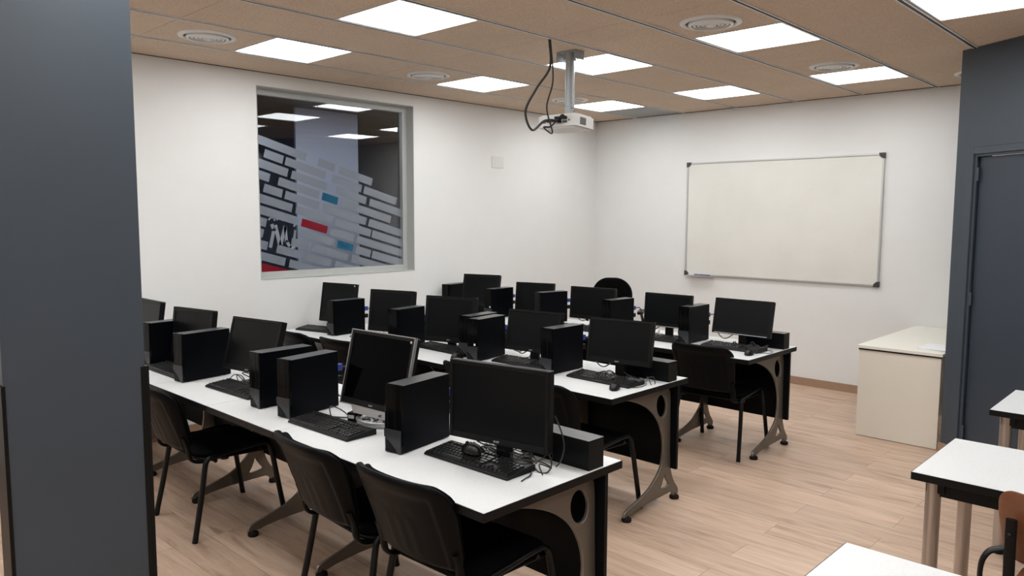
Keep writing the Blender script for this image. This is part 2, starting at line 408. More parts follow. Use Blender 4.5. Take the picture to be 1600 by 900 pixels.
# rows given as (top z at left edge, [(y start, y end), ...]); y measured from the photo
ROWS = {
 0: [(3.0, 3.60), (3.72, 3.885), (3.93, 4.29)],
 1: [(3.208, 3.378), (3.40, 3.79), (3.86, 4.17), (4.198, 4.569)],
 2: [(3.0, 3.42), (3.455, 3.80), (3.90, 4.22), (4.26, 4.75)],
 3: [(3.0, 3.25), (3.33, 3.722), (3.945, 4.09), (4.12, 4.50)],
 4: [(3.195, 3.363), (3.39, 3.72), (3.76, 4.218), (4.248, 4.75)],
 5: [(3.0, 3.453), (3.49, 3.85), (3.88, 4.265), (4.283, 4.75)],
 6: [(3.0, 3.508), (3.83, 4.08), (4.11, 4.75)],
 7: [(3.0, 3.21), (3.53, 3.87), (4.10, 4.261), (4.28, 4.75)],
 8: [(3.0, 3.18), (3.44, 3.60), (3.64, 4.01), (4.05, 4.47), (4.49, 4.75)],
 9: [(3.0, 3.215), (3.30, 3.52), (3.57, 3.83), (3.87, 4.25), (4.28, 4.75)],
 10: [(3.0, 3.375), (3.415, 3.76), (3.80, 4.20), (4.24, 4.75)],
 11: [(3.45, 3.70), (3.74, 4.1), (4.14, 4.75)],
 12: [(3.2, 3.5), (3.55, 3.9)],
}
m = MB()
for k, bars in ROWS.items():
    for a, b in bars: bar(m, a, b, 2.358-.0962*k, .068, 'decal_frost')
m.build('frosted_decal', win)
MLet = MB()                                           # lettering fragments seen from behind
def stroke(pts, wd):
    for (a, b) in zip(pts[:-1], pts[1:]):
        a = Vector((0, *a)); b = Vector((0, *b)); d = (b-a).normalized(); n_ = Vector((0, -d.z, d.y))*wd/2; e = d*wd*.3
        q = [a-e+n_, b+e+n_, b+e-n_, a-e-n_]
        MLet.prism([(p.y, p.z) for p in q], DX-.0032, DX-.0018, 'x', 'decal_frost_light')
for y in (3.225, 3.30, 3.385):
    stroke([(y, 1.655), (y+.02, 1.675), (y+.045, 1.67), (y+.055, 1.648)], .014)
stroke([(3.46, 1.60), (3.48, 1.625), (3.465, 1.645), (3.43, 1.64)], .016)
stroke([(3.255, 1.61), (3.27, 1.57), (3.235, 1.43)], .03); stroke([(3.285, 1.60), (3.325, 1.43)], .034); stroke([(3.375, 1.59), (3.325, 1.43)], .034)
stroke([(3.375, 1.59), (3.385, 1.47), (3.42, 1.42), (3.46, 1.42)], .028); stroke([(3.46, 1.50), (3.47, 1.56)], .02)
MLet.build('decal_lettering', win)
for nm, k, a, b, mt in (('blue_decal_bar', 3, 3.752, 3.912, 'decal_blue'), ('blue_decal_bar', 7, 3.901, 4.066, 'decal_blue'), ('red_decal_bar', 6, 3.542, 3.797, 'decal_red'), ('red_decal_bar', 11, 3.0, 3.408, 'decal_red')):
    m = MB(); bar(m, a, b, 2.358-.0962*k, .066, mt); m.build(nm, win)

# ---- corridor behind the window
m = MB()
m.box((-9.2, -.2, 0), (-9.1, 7.6, CZ+.2), 'corridor_dark'); m.box((-9.1, -.3, 0), (LW-T_, -.2, CZ+.2), 'corridor_dark'); m.box((-9.1, 7.5, 0), (LW-T_, 7.6, CZ+.2), 'corridor_dark')
struct(m.build('wall_corridor'))
struct(MB().box((-9.2, -.3, CZ), (LW-T_, 7.6, CZ+.2), 'corridor_ceiling').build('ceiling_corridor'))
struct(MB().box((-7.43, 4.375, 0), (-7.4, 5.172, CZ), 'corridor_column').build('wall_corridor_column'))
ld = bpy.data.lights.new('corridor_fill', 'AREA'); ld.energy = CORRIDOR_WATTS; ld.shape = 'RECTANGLE'; ld.size = .5; ld.size_y = 3.0; ld.color = (.85, .9, 1)  # unseen fill light added to brighten the corridor column
lo = bpy.data.objects.new('corridor_fill', ld); COL.objects.link(lo); lo.location = (-6.45, 4.4, CZ-.02); 
tag(lo, 'unseen fill light added in the corridor beyond the interior window', 'fill light')

# ---- ceiling lights and vents
def light_panel():
    root = empty('ceiling_light'); h_ = .285
    m = MB()
    for a, b in (((-h_-.010, -h_-.010, -.003), (-h_, h_+.010, .02)), ((h_, -h_-.010, -.003), (h_+.010, h_+.010, .02)), ((-h_, -h_-.010, -.003), (h_, -h_, .02)), ((-h_, h_, -.003), (h_, h_+.010, .02))):
        m.box(a, b, 'vent_metal')
    m.build('light_frame', root)
    MB().prism(rrect(-h_, -h_, h_, h_, .012), .002, .010, 'z', 'light_diffuser').build('diffuser', root)
    return root
LLAB = {
 (-4.895, 4.74): 'square lit ceiling panel beside the second round vent along the window wall',
 (-4.895, 6.53): 'square lit ceiling panel seen just right of the projector, nearest the room corner',
 (-3.62, 2.895): 'largest fully visible square lit ceiling panel, at the top edge between pillar and projector',
 (-3.62, 4.74): 'square lit ceiling panel directly behind the top of the projector pole',
 (-3.62, 6.53): 'square lit ceiling panel standing alone above the left half of the whiteboard',
 (-2.345, 4.74): 'square lit ceiling panel beside the large round vent at top right',
 (-2.345, 6.53): 'square lit ceiling panel above the right end of the whiteboard, beside a round vent',
 (-1.07, 4.74): 'square lit ceiling panel cut off by the top right edge of the photo',
}
LLAB[(-4.895, 2.895)] = 'square lit ceiling panel beside the round vent nearest the grey pillar'
lp = None
for (x, y) in LIGHTS:
    o = light_panel() if lp is None else copy_tree(lp)
    lp = lp or o
    o.location = (x, y, CZ); o['category'] = 'ceiling light'; o['group'] = 'square LED panels in the ceiling'
    if (x, y) in LLAB: o['label'] = LLAB[(x, y)]; o['group'] = 'square LED panels in view'
    else: o['label'] = 'square ceiling panel added overhead, out of view, to light the room'; o['group'] = 'added square LED panels out of view'  # unseen panels added along the grid for the light they give
def vent():
    root = empty('ceiling_vent')
    m = MB(); m.lathe([(.182, 0), (.180, -.006), (.160, -.014), (.148, -.012), (.146, .0), (.150, .02)], 'vent_metal', 48); m.build('vent_ring', root)
    m = MB(); m.lathe([(.0001, -.0005), (.147, -.0005)], 'projector_dark', 40); m.build('vent_throat', root)
    for i, r in enumerate((.128, .104, .080, .056)):
        m = MB(); m.lathe([(r, -.002), (r+.004, -.016), (r-.014, -.022), (r-.018, -.018), (r-.004, -.012), (r-.006, -.002)], 'vent_metal', 40); m.build('vent_louvre', root)
    m = MB(); m.lathe([(.034, -.001), (.036, -.018), (.02, -.026), (.0001, -.027)], 'vent_metal', 24); m.build('vent_hub', root)
    return root
VL = ['round white ceiling vent nearest the grey pillar at upper left', 'round white ceiling vent above the right side of the interior window', 'round white ceiling vent half hidden behind the projector pole',
      'large round white ceiling vent near the top edge, right of the projector', 'round white ceiling vent above the upper right corner of the whiteboard', 'round white ceiling vent overhead, outside the photo', 'round ceiling vent peeking out beside the top of the dark angled wall']
vp = None
for i, (x, y) in enumerate(VENTS):
    o = vent() if vp is None else copy_tree(vp)
    vp = vp or o
    o.location = (x, y, CZ); tag(o, VL[i], 'ceiling vent', 'round ceiling vents')

# ---- whiteboard, wall plate
wb = empty('whiteboard', (-3.467, BW, 1.665), 0, 'wide whiteboard with aluminium frame and black corner caps on the back wall', 'whiteboard')
hw, hh = 1.033, .62
MB().box((-hw+.01, -.016, -hh+.01), (hw-.01, -.004, hh-.01), 'whiteboard_surface').build('board_surface', wb)
m = MB()
for a, b in (((-hw, -.024, -hh), (-hw+.018, -.001, hh)), ((hw-.018, -.024, -hh), (hw, -.001, hh)), ((-hw+.018, -.024, -hh), (hw-.018, -.001, -hh+.018)), ((-hw+.018, -.024, hh-.018), (hw-.018, -.001, hh))):
    m.box(a, b, 'alu')
m.build('board_frame', wb, bevel=.003)
for sx in (-1, 1):
    for sz in (-1, 1):
        P = [(sx*(hw+.004), sz*(hh+.004)), (sx*(hw-.05), sz*(hh+.004)), (sx*(hw-.045), sz*(hh-.022)), (sx*(hw-.022), sz*(hh-.045)), (sx*(hw+.004), sz*(hh-.05))]
        if sx*sz < 0: P = P[::-1]
        MB().prism(P, -.028, -.001, 'y', 'cap_dark').build('corner_cap', wb, bevel=.003)
m = MB(); m.box((-hw+.05, -.075, -hh-.006), (-hw+.36, -.024, -hh-.002), 'alu'); m.box((-hw+.05, -.078, -hh-.006), (-hw+.36, -.075, -hh+.008), 'alu')
m.build('pen_tray', wb)
for dx, L_, mt, lab in ((-hw+.07, .115, 'marker_blue', 'dark capped marker lying at the left end of the whiteboard tray'), (-hw+.2, .13, 'marker_blue', 'navy marker lying at the right end of the whiteboard tray')):
    r_ = empty('whiteboard_marker', (-3.467+dx, BW-.05, 1.665-hh+.0075), 0, lab, 'marker')
    MB().tube([(0, 0, 0), (L_*.62, 0, 0)], .009, 'white_sticker' if 'left' in lab else mt, 12).build('barrel', r_)
    MB().tube([(L_*.6, 0, 0), (L_, 0, 0)], .0095, mt, 12).build('cap', r_)
pl = empty('wall_plate', (LW, 5.815, 2.261), 0, 'blank white cover plate high on the left wall near the corner', 'cover plate')
MB().box((0, -.09, -.06), (.008, .09, .06), 'plate_white').build('plate', pl, bevel=.004)
m = MB()
for y in (-.07, .07): m.lathe([(.0001, .0015), (.004, .001), (.0045, 0)], 'vent_metal', 12, T=Matrix.Translation((.008, y, 0)) @ Matrix.Rotation(PI/2, 4, 'Y'))
m.build('screw', pl)

# ---- projector on its ceiling pole
pr = empty('projector', (-3.487, 4.226, CZ), 0, 'white projector hanging from the ceiling on a grey steel pole', 'projector')
m = MB(); m.box((-.085, -.05, -.012), (.085, .05, 0), 'steel_grey'); m.box((-.085, -.05, -.06), (-.075, .05, -.012), 'steel_grey'); m.box((.075, -.05, -.06), (.085, .05, -.012), 'steel_grey')
m.build('ceiling_plate', pr, bevel=.002)
m = MB(); m.tube([(0, 0, -.01), (0, 0, -.38)], .032, 'steel_grey', 20); m.tube([(0, 0, -.01), (0, 0, -.06)], .045, 'steel_grey', 20); m.build('pole', pr)
m = MB(); m.box((-.026, -.022, -.445), (.026, .022, -.29), 'steel_grey')
m.box((-.075, -.012, -.457), (.075, .012, -.445), 'alu'); m.box((-.012, -.075, -.457), (.012, .075, -.445), 'alu')
for k in range(6): m.tube([(-.03, -.012 + (k % 2)*.024, -.32-.018*k), (.03, -.012+(k % 2)*.024, -.32-.018*k)], .004, 'projector_dark', 8)
m.build('mount_bracket', pr, bevel=.001)
PA = math.radians(6)
PT = Tz(-.055, .03, -.438, PA) @ Matrix.Rotation(math.radians(-3), 4, 'X')
m = MB()                                               # body: rounded plan, slightly domed
for z0, z1, g in ((-.098, -.088, -.018), (-.088, -.012, 0), (-.012, -.002, -.012)):
    m.prism(rrect(-.165-g, -.125-g, .165+g, .125+g, .03), z0, z1, 'z', 'projector_white', PT)
m.build('projector_body', pr, bevel=.004)
m = MB()
for k in range(9): m.box((.1655, -.07+.0085*k, -.075), (.167, -.066+.0085*k, -.025), 'projector_dark', PT)
m.build('side_grille', pr)
m = MB()
for x, z, a, b in ((-.06, -.05, .02, .009), (-.02, -.05, .016, .008), (.03, -.035, .018, .008), (.03, -.06, .018, .008), (.075, -.035, .018, .008), (.075, -.06, .018, .008), (.11, -.05, .006, .006), (-.1, -.05, .012, .012)):
    m.box((x-a, -.1275, z-b), (x+a, -.1245, z+b), 'projector_dark', PT)
m.build('port_panel', pr)
m = MB(); m.lathe([(.045, 0), (.045, .012), (.036, .012), (.03, .004), (.0001, .008)], 'gloss_black', 28, T=PT @ Matrix.Translation((.08, .122, -.05)) @ Matrix.Rotation(-PI/2, 4, 'X')); m.build('lens', pr)
def cable(name, pts, r, label, grp=None, mat='cable_black', cat='cable', n=6):
    o = MB().tube(catmull(pts), r, mat, n).build(name); tag(o, label, cat, grp); return o
def onp(x, z, y=-.135): return PT @ Vector((x, y, z)) + Vector((-3.487, 4.226, CZ))
c0 = Vector((-3.335, 3.83, CZ-.004))
e1, e2 = onp(.02, -.05), onp(.03, -.05)
rt = Vector((math.cos(yaw), math.sin(yaw), 0))
cable('projector_cable', [c0, c0+Vector((-.02, .03, -.17))+rt*.0, c0-rt*.10+Vector((-.05, .08, -.30)), c0-rt*.19+Vector((-.07, .13, -.44)), c0-rt*.15+Vector((-.09, .16, -.56)), e1-rt*.07+Vector((0, -.03, -.005)), e1], .0085, 'thick black cable hanging in a wide loop from the ceiling to the projector')
cable('projector_cable', [c0+Vector((.004, .004, 0)), c0+Vector((-.01, .05, -.25)), c0-rt*.05+Vector((-.04, .1, -.42)), c0-rt*.035+Vector((-.06, .16, -.58)), e2+Vector((-.06, -.09, -.05)), e2+Vector((-.01, -.07, -.045)), onp(.07, -.02, -.16), onp(.075, -.032)], .0055, 'thin black cable hanging straighter from the ceiling to the projector ports')
for p, l in ((onp(-.05, -.05, -.15), 'plug'), (onp(.03, -.058, -.145), 'plug'), (onp(.03, -.035, -.145), 'plug'), (onp(.08, -.034, -.15), 'plug')):
    MB().box((-.018, -.022, -.008), (.018, .012, .008), 'black_plastic').build(l, pr, bevel=.003, loc=p-Vector((-3.487, 4.226, CZ)))

# ================================================================= DESKS
DZ = .74
ROWY = {'front': 1.65, 'middle': 3.19, 'back': 4.72}
DEP = .76
def desk_frame_profile():
    return [(.10, .708), (.206, .690), (.316, .656), (.42, .605), (.507, .534), (.558, .451), (.579, .372), (.577, .299), (.556, .229), (.51, .178), (.437, .128), (.335, .092), (.25, .070), (.205, .055), (.195, .030),
            (.255, .030), (.30, .040), (.42, .052), (.57, .056), (.66, .058), (.69, .045), (.695, .028), (.745, .028), (.742, .060), (.70, .110), (.672, .160), (.656, .215), (.648, .30), (.644, .446), (.640, .60), (.634, .672), (.615, .695), (.60, .708)]
def poly_area_ok(P):
    return sum(P[i][0]*P[(i+1) % len(P)][1]-P[(i+1) % len(P)][0]*P[i][1] for i in range(len(P))) > 0
def holes_mesh(name, parent, outer, holes, x0, x1, mat, rim):
    """plate in the YZ plane with holes, triangulated through a filled 2-D curve"""
    cu = bpy.data.curves.new('profile', 'CURVE'); cu.dimensions = '2D'; cu.fill_mode = 'BOTH'
    for P in [outer]+holes:
        sp = cu.splines.new('POLY'); sp.points.add(len(P)-1)
        for i, p in enumerate(P): sp.points[i].co = (p[0], p[1], 0, 1)
        sp.use_cyclic_u = True
    cu.extrude = (x1-x0)/2; cu.bevel_depth = .0025; cu.bevel_resolution = 1
    t = bpy.data.objects.new('tmp', cu); COL.objects.link(t)
    dg = bpy.context.evaluated_depsgraph_get(); dg.update()
    me = bpy.data.meshes.new_from_object(t.evaluated_get(dg)); bpy.data.objects.remove(t)
    R_ = Matrix(((0, 0, 1, (x0+x1)/2), (1, 0, 0, 0), (0, 1, 0, 0), (0, 0, 0, 1)))
    me.transform(R_); me.name = name
    me.materials.clear(); me.materials.append(MATS[mat]); me.materials.append(MATS[rim])
    for p in me.polygons: p.material_index = 0 if abs(p.normal.x) > .9 else 1
    o = bpy.data.objects.new(name, me); COL.objects.link(o); o.parent = parent; return o
def smooth_closed(P, n=3):
    return P
FR_OUT = desk_frame_profile()
def dense(P, n=4):
    """round the long front curve"""
    a = catmull([(0, p[0], p[1]) for p in P[:14]], n); b = catmull([(0, p[0], p[1]) for p in P[22:31]], n)
    return [(p.y, p.z) for p in a] + P[14:22] + [(p.y, p.z) for p in b] + P[31:]
OV = [(.549 + .056*math.cos(t)-.012*math.sin(t), .598 + .070*math.sin(t)) for t in [2*PI*k/28 for k in range(28)]]
TRI = [(.598, .205), (.606, .17), (.628, .138), (.648, .112), (.640, .100), (.600, .095), (.558, .094), (.553, .104), (.572, .135), (.588, .175)]
FRAME_ME = None
def leg_frame(x, parent):
    global FRAME_ME
    if FRAME_ME is None:
        o = holes_mesh('leg_frame', parent, dense(FR_OUT), [OV[::-1], TRI], -.006, .006, 'frame_bronze', 'frame_rim'); FRAME_ME = o.data
    else:
        o = bpy.data.objects.new('leg_frame', FRAME_ME); COL.objects.link(o); o.parent = parent
    o.location = (x, 0, 0)
    for y in (.225, .718):
        f = MB().lathe([(.0001, 0), (.026, 0), (.029, .008), (.027, .02), (.012, .024), (.010, .034), (.0001, .034)], 'rubber', 20).build('foot', o, loc=(0, y, 0))
    return o
def desk(x0, x1, row, label, end=False, seat=None):
    y = ROWY[row]; root = empty('computer_desk', (x0, y, 0), 0, label, 'desk', 'computer desks in three rows'); W = x1-x0; g = .0008
    top = MB().box((g, 0, DZ-.032), (W-g, DEP, DZ-.001), 'edge_black').build('tabletop', root, bevel=.0015)
    e = .0035
    MB().box((.0014, e, DZ-.001), (W-(e if end else .0014), DEP-e, DZ), 'desk_laminate').build('laminate_surface', top)
    MB().box((.002 if not end else .002, .652, .205), (W-(-.016 if False else .004), .672, DZ-.033), 'box_black').build('modesty_panel', root, bevel=.001)
    leg_frame(.0+.013, root)
    if end:
        leg_frame(W-.052, root)
        b = MB().box((W-.36, .560, DZ+.0005), (W-.014, .650, DZ+.108), 'box_black').build('cable_box', root, bevel=.0015)
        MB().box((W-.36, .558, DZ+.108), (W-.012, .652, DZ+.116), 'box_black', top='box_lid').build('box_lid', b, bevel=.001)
        MB().box((W-.014, .560, DZ+.0005), (W-.012, .650, DZ+.108), 'black_textured').build('end_cap', b)
    return root
XF = [-1.70, -3.04, -3.70, -4.38, -5.05, -5.72]
OR = ['aisle-end', 'second', 'third', 'fourth', 'fifth', 'sixth']
DLAB = {k: 'white-topped black desk in the %s row, ' % k + '%s' for k in ('front', 'middle', 'back')}
for i in range(5):
    s = ['the wide one at the aisle end', 'next to the wide aisle-end desk', 'third from the aisle end', 'fourth from the aisle end, near the pillar', 'last one, against the window wall'][i]
    desk(XF[i+1], XF[i], 'front', DLAB['front'] % s, i == 0)
for row in ('middle', 'back'):
    xs = [-2.325 - .68*i for i in range(6)]
    for i in range(5):
        s = ['at the aisle end', 'second from the aisle', 'third from the aisle', 'fourth from the aisle', 'last one, against the window wall'][i]
        desk(xs[i+1], xs[i], row, DLAB[row] % s, i == 0)

# ================================================================= COMPUTERS
def rounded_box(a, b, mat, name, parent, bev=.004, T=None):
    return MB().box(a, b, mat, T).build(name, parent, bevel=bev)
TW, TD, TH = .09, .31, .28
def tower():
    root = empty('computer_tower')
    MB().box((-TW/2, .012, .003), (TW/2, TD, TH-.002), 'tower_paint', top='tower_top_sheen').build('case', root, bevel=.002)
    m = MB(); m.prism([(-TW/2, .012), (-TW/2, .004), (-TW/2+.006, 0), (TW/2-.006, 0), (TW/2, .004), (TW/2, .012)][::-1], .004, TH, 'z', 'gloss_black')
    fp = m.build('front_panel', root)
    m = MB(); m.box((-TW/2+.018, -.0012, .105), (-TW/2+.0195, .001, TH-.03), 'black_plastic'); m.box((.012, -.0012, .10), (.0135, .001, TH-.01), 'black_plastic'); m.build('drive_door', fp)
    # grey translucent lower mask with the dark triangular intake
    m = MB(); m.prism([(-TW/2+.001, .098), (-TW/2+.001, .066), (-.012, .045), (.018, .02), (.030, .002), (TW/2-.001, .002), (TW/2-.001, .098)][::-1], -.0035, .001, 'y', 'gloss_grey'); m.build('lower_mask', fp)
    m = MB()
    for k in range(9): m.box((-TW/2+.003, -.0015, .005+.0065*k), (-TW/2+.006+.045*(1-k/9), -.0002, .008+.0065*k), 'black_textured')
    m.build('intake_grille', fp)
    for sx in (-1, 1):
        for y in (.04, .27): MB().box((sx*.03-.01, y-.01, 0), (sx*.03+.01, y+.01, .004), 'rubber').build('foot', root)
    r_ = MB(); r_.box((-.038, TD, .02), (.038, TD+.002, .26), 'steel_grey'); r_.build('rear_plate', root)
    for z, mt in ((.19, 'vga_blue'), (.13, 'black_plastic')):
        MB().box((-.012+.02, TD+.002, z-.016), (.012+.02, TD+.045, z+.016), mt).build('plug', root, bevel=.003)
    return root
TWR = [
 # x, y, yaw, label, sticker
 (-2.413, 1.833, .175, 'slim black computer tower nearest the camera, left of the large front monitor', 0),
 (-3.213, 1.803, .183, 'slim black computer tower immediately left of the silver-framed monitor', 0),
 (-3.485, 1.802, .055, 'slim black tower standing directly left of another tower in the front row', 0),
 (-4.343, 1.784, .146, 'slim black computer tower between the two left monitors of the front row', 0),
 (-4.93, 1.83, .12, 'slim black computer tower partly hidden behind the grey pillar', 0),
 (-2.994, 3.428, .016, 'slim black computer tower left of the aisle-end monitor in the middle row', 0),
 (-3.612, 3.397, .144, 'black tower with a white sticker, right one of the touching pair', 1),
 (-3.763, 3.464, .111, 'black tower pressed against the left side of the stickered middle-row tower', 0),
 (-4.397, 3.346, .172, 'slim black computer tower fourth from the aisle in the middle row', 0),
 (-5.194, 3.342, .046, 'slim black computer tower in front of the squarish white-dot monitor under the window', 0),
 (-2.996, 5.00, .016, 'slim black computer tower left of the aisle-end monitor in the back row', 0),
 (-3.685, 4.952, -.054, 'slim black computer tower in front of the round-backed office chair', 0),
 (-4.495, 5.024, -.20, 'wide-looking black computer tower in the centre of the back row, seen from its side', 0),
 (-5.021, 4.929, .062, 'black tower with a white dot on its front, left part of the back row', 1),
 (-5.66, 4.961, .144, 'black computer tower in the far corner of the back row against the wall', 0),
]
tp = None
for x, y, a, lab, st in TWR:
    o = tower() if tp is None else copy_tree(tp)
    tp = tp or o
    o.location = (x, y, DZ+.0005); o.rotation_euler = (0, 0, a); tag(o, lab, 'computer', 'black computer towers')
    if st: MB().box((.018, -.0025, .105), (.030, -.0005, .119), 'white_sticker').build('sticker', o)

def text_mesh(name, txt, size, mat, parent, T, ext=.0004):
    cu = bpy.data.curves.new(name, 'FONT'); cu.body = txt; cu.size = size; cu.align_x = 'CENTER'; cu.align_y = 'CENTER'; cu.extrude = ext
    t = bpy.data.objects.new('tmp', cu); COL.objects.link(t)
    dg = bpy.context.evaluated_depsgraph_get(); dg.update()
    me = bpy.data.meshes.new_from_object(t.evaluated_get(dg)); bpy.data.objects.remove(t); me.name = name
    me.transform(T); me.materials.clear(); me.materials.append(MATS[mat])
    o = bpy.data.objects.new(name, me); COL.objects.link(o); o.parent = parent; return o
def monitor(x, y, z0, yw, tilt, W, H, style, label, logo=None):
    root = empty('monitor', (x, y, DZ+.0005), yw, label, 'monitor', 'flat computer monitors')
    zb = z0-DZ
    T = Matrix.Translation((0, 0, zb)) @ Matrix.Rotation(-tilt, 4, 'X')
    silver = style == 'silver'; bz = .016 if style != 'thick' else .026; bb = bz+.012
    th = .032
    m = MB(); m.prism(rrect(-W/2, 0, W/2, H, .010 if style == 'thick' else .005, 3), .004, th, 'y', 'bezel', T)
    m.box((-W*.30, th-.001, H*.18), (W*.30, th+.022, H*.82), 'black_textured', T)
    hs = m.build('housing', root, bevel=.003)
    fm = MB(); bm_ = 'bezel'; y0 = -.003
    for a, b in (((-W/2+.001, y0, .001), (-W/2+bz, .006, H-.001)), ((W/2-bz, y0, .001), (W/2-.001, .006, H-.001)), ((-W/2+bz, y0, .001), (W/2-bz, .006, bb)), ((-W/2+bz, y0, H-bz), (W/2-bz, .006, H-.001))):
        fm.box(a, b, bm_, T)
    bez = fm.build('bezel', root, bevel=.002)
    MB().box((-W/2+bz-.001, .001, bb-.001), (W/2-bz+.001, .005, H-bz+.001), 'screen_gloss' if style in ('silver', 'gloss') else 'screen_matte', T).build('screen', root)
    if silver:
        s = MB(); e = .004
        for a, b in (((-W/2-e, y0-.002, -e), (-W/2+.001, th-.006, H+e)), ((W/2-.001, y0-.002, -e), (W/2+e, th-.006, H+e)), ((-W/2, y0-.002, H-.001), (W/2, th-.006, H+e)), ((-W/2, y0-.002, -e), (W/2, th-.006, .001))):
            s.box((a[0], a[1], a[2]), (b[0], .012, b[2]), 'silver_plastic', T)
        s.build('silver_edge', root, bevel=.0015)
        s = MB(); s.prism([(-.13, -.004), (-.11, -.034), (.11, -.034), (.13, -.004)], -.006, .026, 'y', 'silver_plastic', T); s.build('silver_chin', root, bevel=.004)
        MB().prism(rrect(W/2-.085, .008, W/2-.02, .030, .003), y0-.0012, y0-.0002, 'y', 'red_sticker', T).build('red_sticker', root)
        m = MB(); m.lathe([(.006, 0), (.006, .001), (.0001, .001)], 'silver_logo', 14, T=T @ Matrix.Translation((W/2-.02, y0, H-.02)) @ Matrix.Rotation(PI/2, 4, 'X')); m.build('badge', root)
    if style == 'silverline':
        MB().box((-W/2+.02, y0-.002, .004), (W/2-.02, y0+.001, .008), 'silver_logo', T).build('trim_line', root)
    if style == 'dot':
        m = MB(); m.lathe([(.006, 0), (.006, .001), (.0001, .001)], 'white_sticker', 14, T=T @ Matrix.Translation((W/2-.014, y0, H-.018)) @ Matrix.Rotation(PI/2, 4, 'X')); m.build('badge', root)
    if logo:
        text_mesh('logo', logo, .016, 'silver_logo', root, T @ Matrix.Translation((0, y0-.0006, bb*.5)) @ Matrix.Rotation(PI/2, 4, 'X'))
    yb = .052
    if silver:
        m = MB()
        m.tube([(.11*math.cos(t), yb+.005+.085*math.sin(t), .012) for t in [2*PI*k/36 for k in range(36)]], .013, 'silver_plastic', 10, ry=.010, closed=True)
        m.tube([(.11*math.cos(t), yb-.008+.085*math.sin(t), .024) for t in [PI+.5+(PI-1)*k/20 for k in range(21)]], .007, 'silver_plastic', 10)
        m.build('stand_ring', root)
        MB().tube(catmull([(0, yb+.075, .012), (0, yb+.06, .08), (0, yb+.02, .15), (0, .05, zb+H*.35)], 5), .03, 'silver_plastic', 10, ry=.012).build('stand_neck', root)
    else:
        m = MB(); m.prism(rrect(-.10, yb-.075, .10, yb+.075, .035), 0, .010, 'z', 'bezel'); m.prism(rrect(-.06, yb-.04, .06, yb+.05, .02), .010, .018, 'z', 'bezel'); m.build('stand_base', root, bevel=.003)
        m = MB(); m.box((-.032, yb-.012, .012), (.032, yb+.014, zb+H*.45), 'bezel'); m.build('stand_neck', root, bevel=.004)
    return root
MON = [
 (-2.005, 2.015, .822, .17, 0.02, .46, .309, 'std', 'large black widescreen monitor nearest the camera', 'acer'),
 (-2.815, 2.014, .817, .06, .237, .435, .345, 'silver', 'silver-edged glossy monitor on a silver ring stand in the front row', 'acer'),
 (-3.979, 2.011, .817, .161, .28, .44, .304, 'std', 'black monitor in the front row left of the pair of towers', 'acer'),
 (-4.714, 2.005, .793, .177, .137, .412, .319, 'thick', 'thick-bezelled black monitor in the front row nearest the pillar but fully visible', None),
 (-5.453, 2.013, .796, 0, .15, .407, .314, 'thick', 'black monitor at the wall end of the front row, mostly hidden by the pillar', None),
 (-2.593, 3.599, .836, .153, .18, .416, .261, 'std', 'black widescreen monitor at the aisle end of the middle row', 'acer'),
 (-3.272, 3.597, .819, .142, .182, .412, .269, 'std', 'black monitor second from the aisle in the middle row, between two towers', 'acer'),
 (-4.066, 3.593, .788, .308, .123, .419, .331, 'thick', 'thick-bezelled black monitor in the centre of the middle row left of the tower pair', 'acer'),
 (-4.757, 3.593, .789, .282, .133, .422, .328, 'thick', 'rounded thick-bezelled black monitor fourth from the aisle in the middle row', None),
 (-5.505, 3.593, .792, .204, .167, .391, .333, 'dot', 'squarish black monitor with a white dot, directly under the interior window', None),
 (-2.599, 5.119, .834, .003, .191, .455, .263, 'silverline', 'black widescreen monitor with silver lower line at the aisle end of the back row', None),
 (-3.222, 5.119, .827, .042, .074, .412, .264, 'silverline', 'black widescreen monitor second from the aisle in the back row', None),
 (-3.962, 5.118, .818, .106, .073, .442, .274, 'std', 'black widescreen monitor third from the aisle in the back row, before the office chair', None),
 (-4.765, 5.272, .771, .285, .11, .395, .302, 'std', 'black monitor fourth from the aisle in the back row', None),
 (-5.343, 5.118, .824, .291, .204, .406, .306, 'thick', 'black monitor at the wall end of the back row in the far corner', None),
]
for a in MON: monitor(*a)

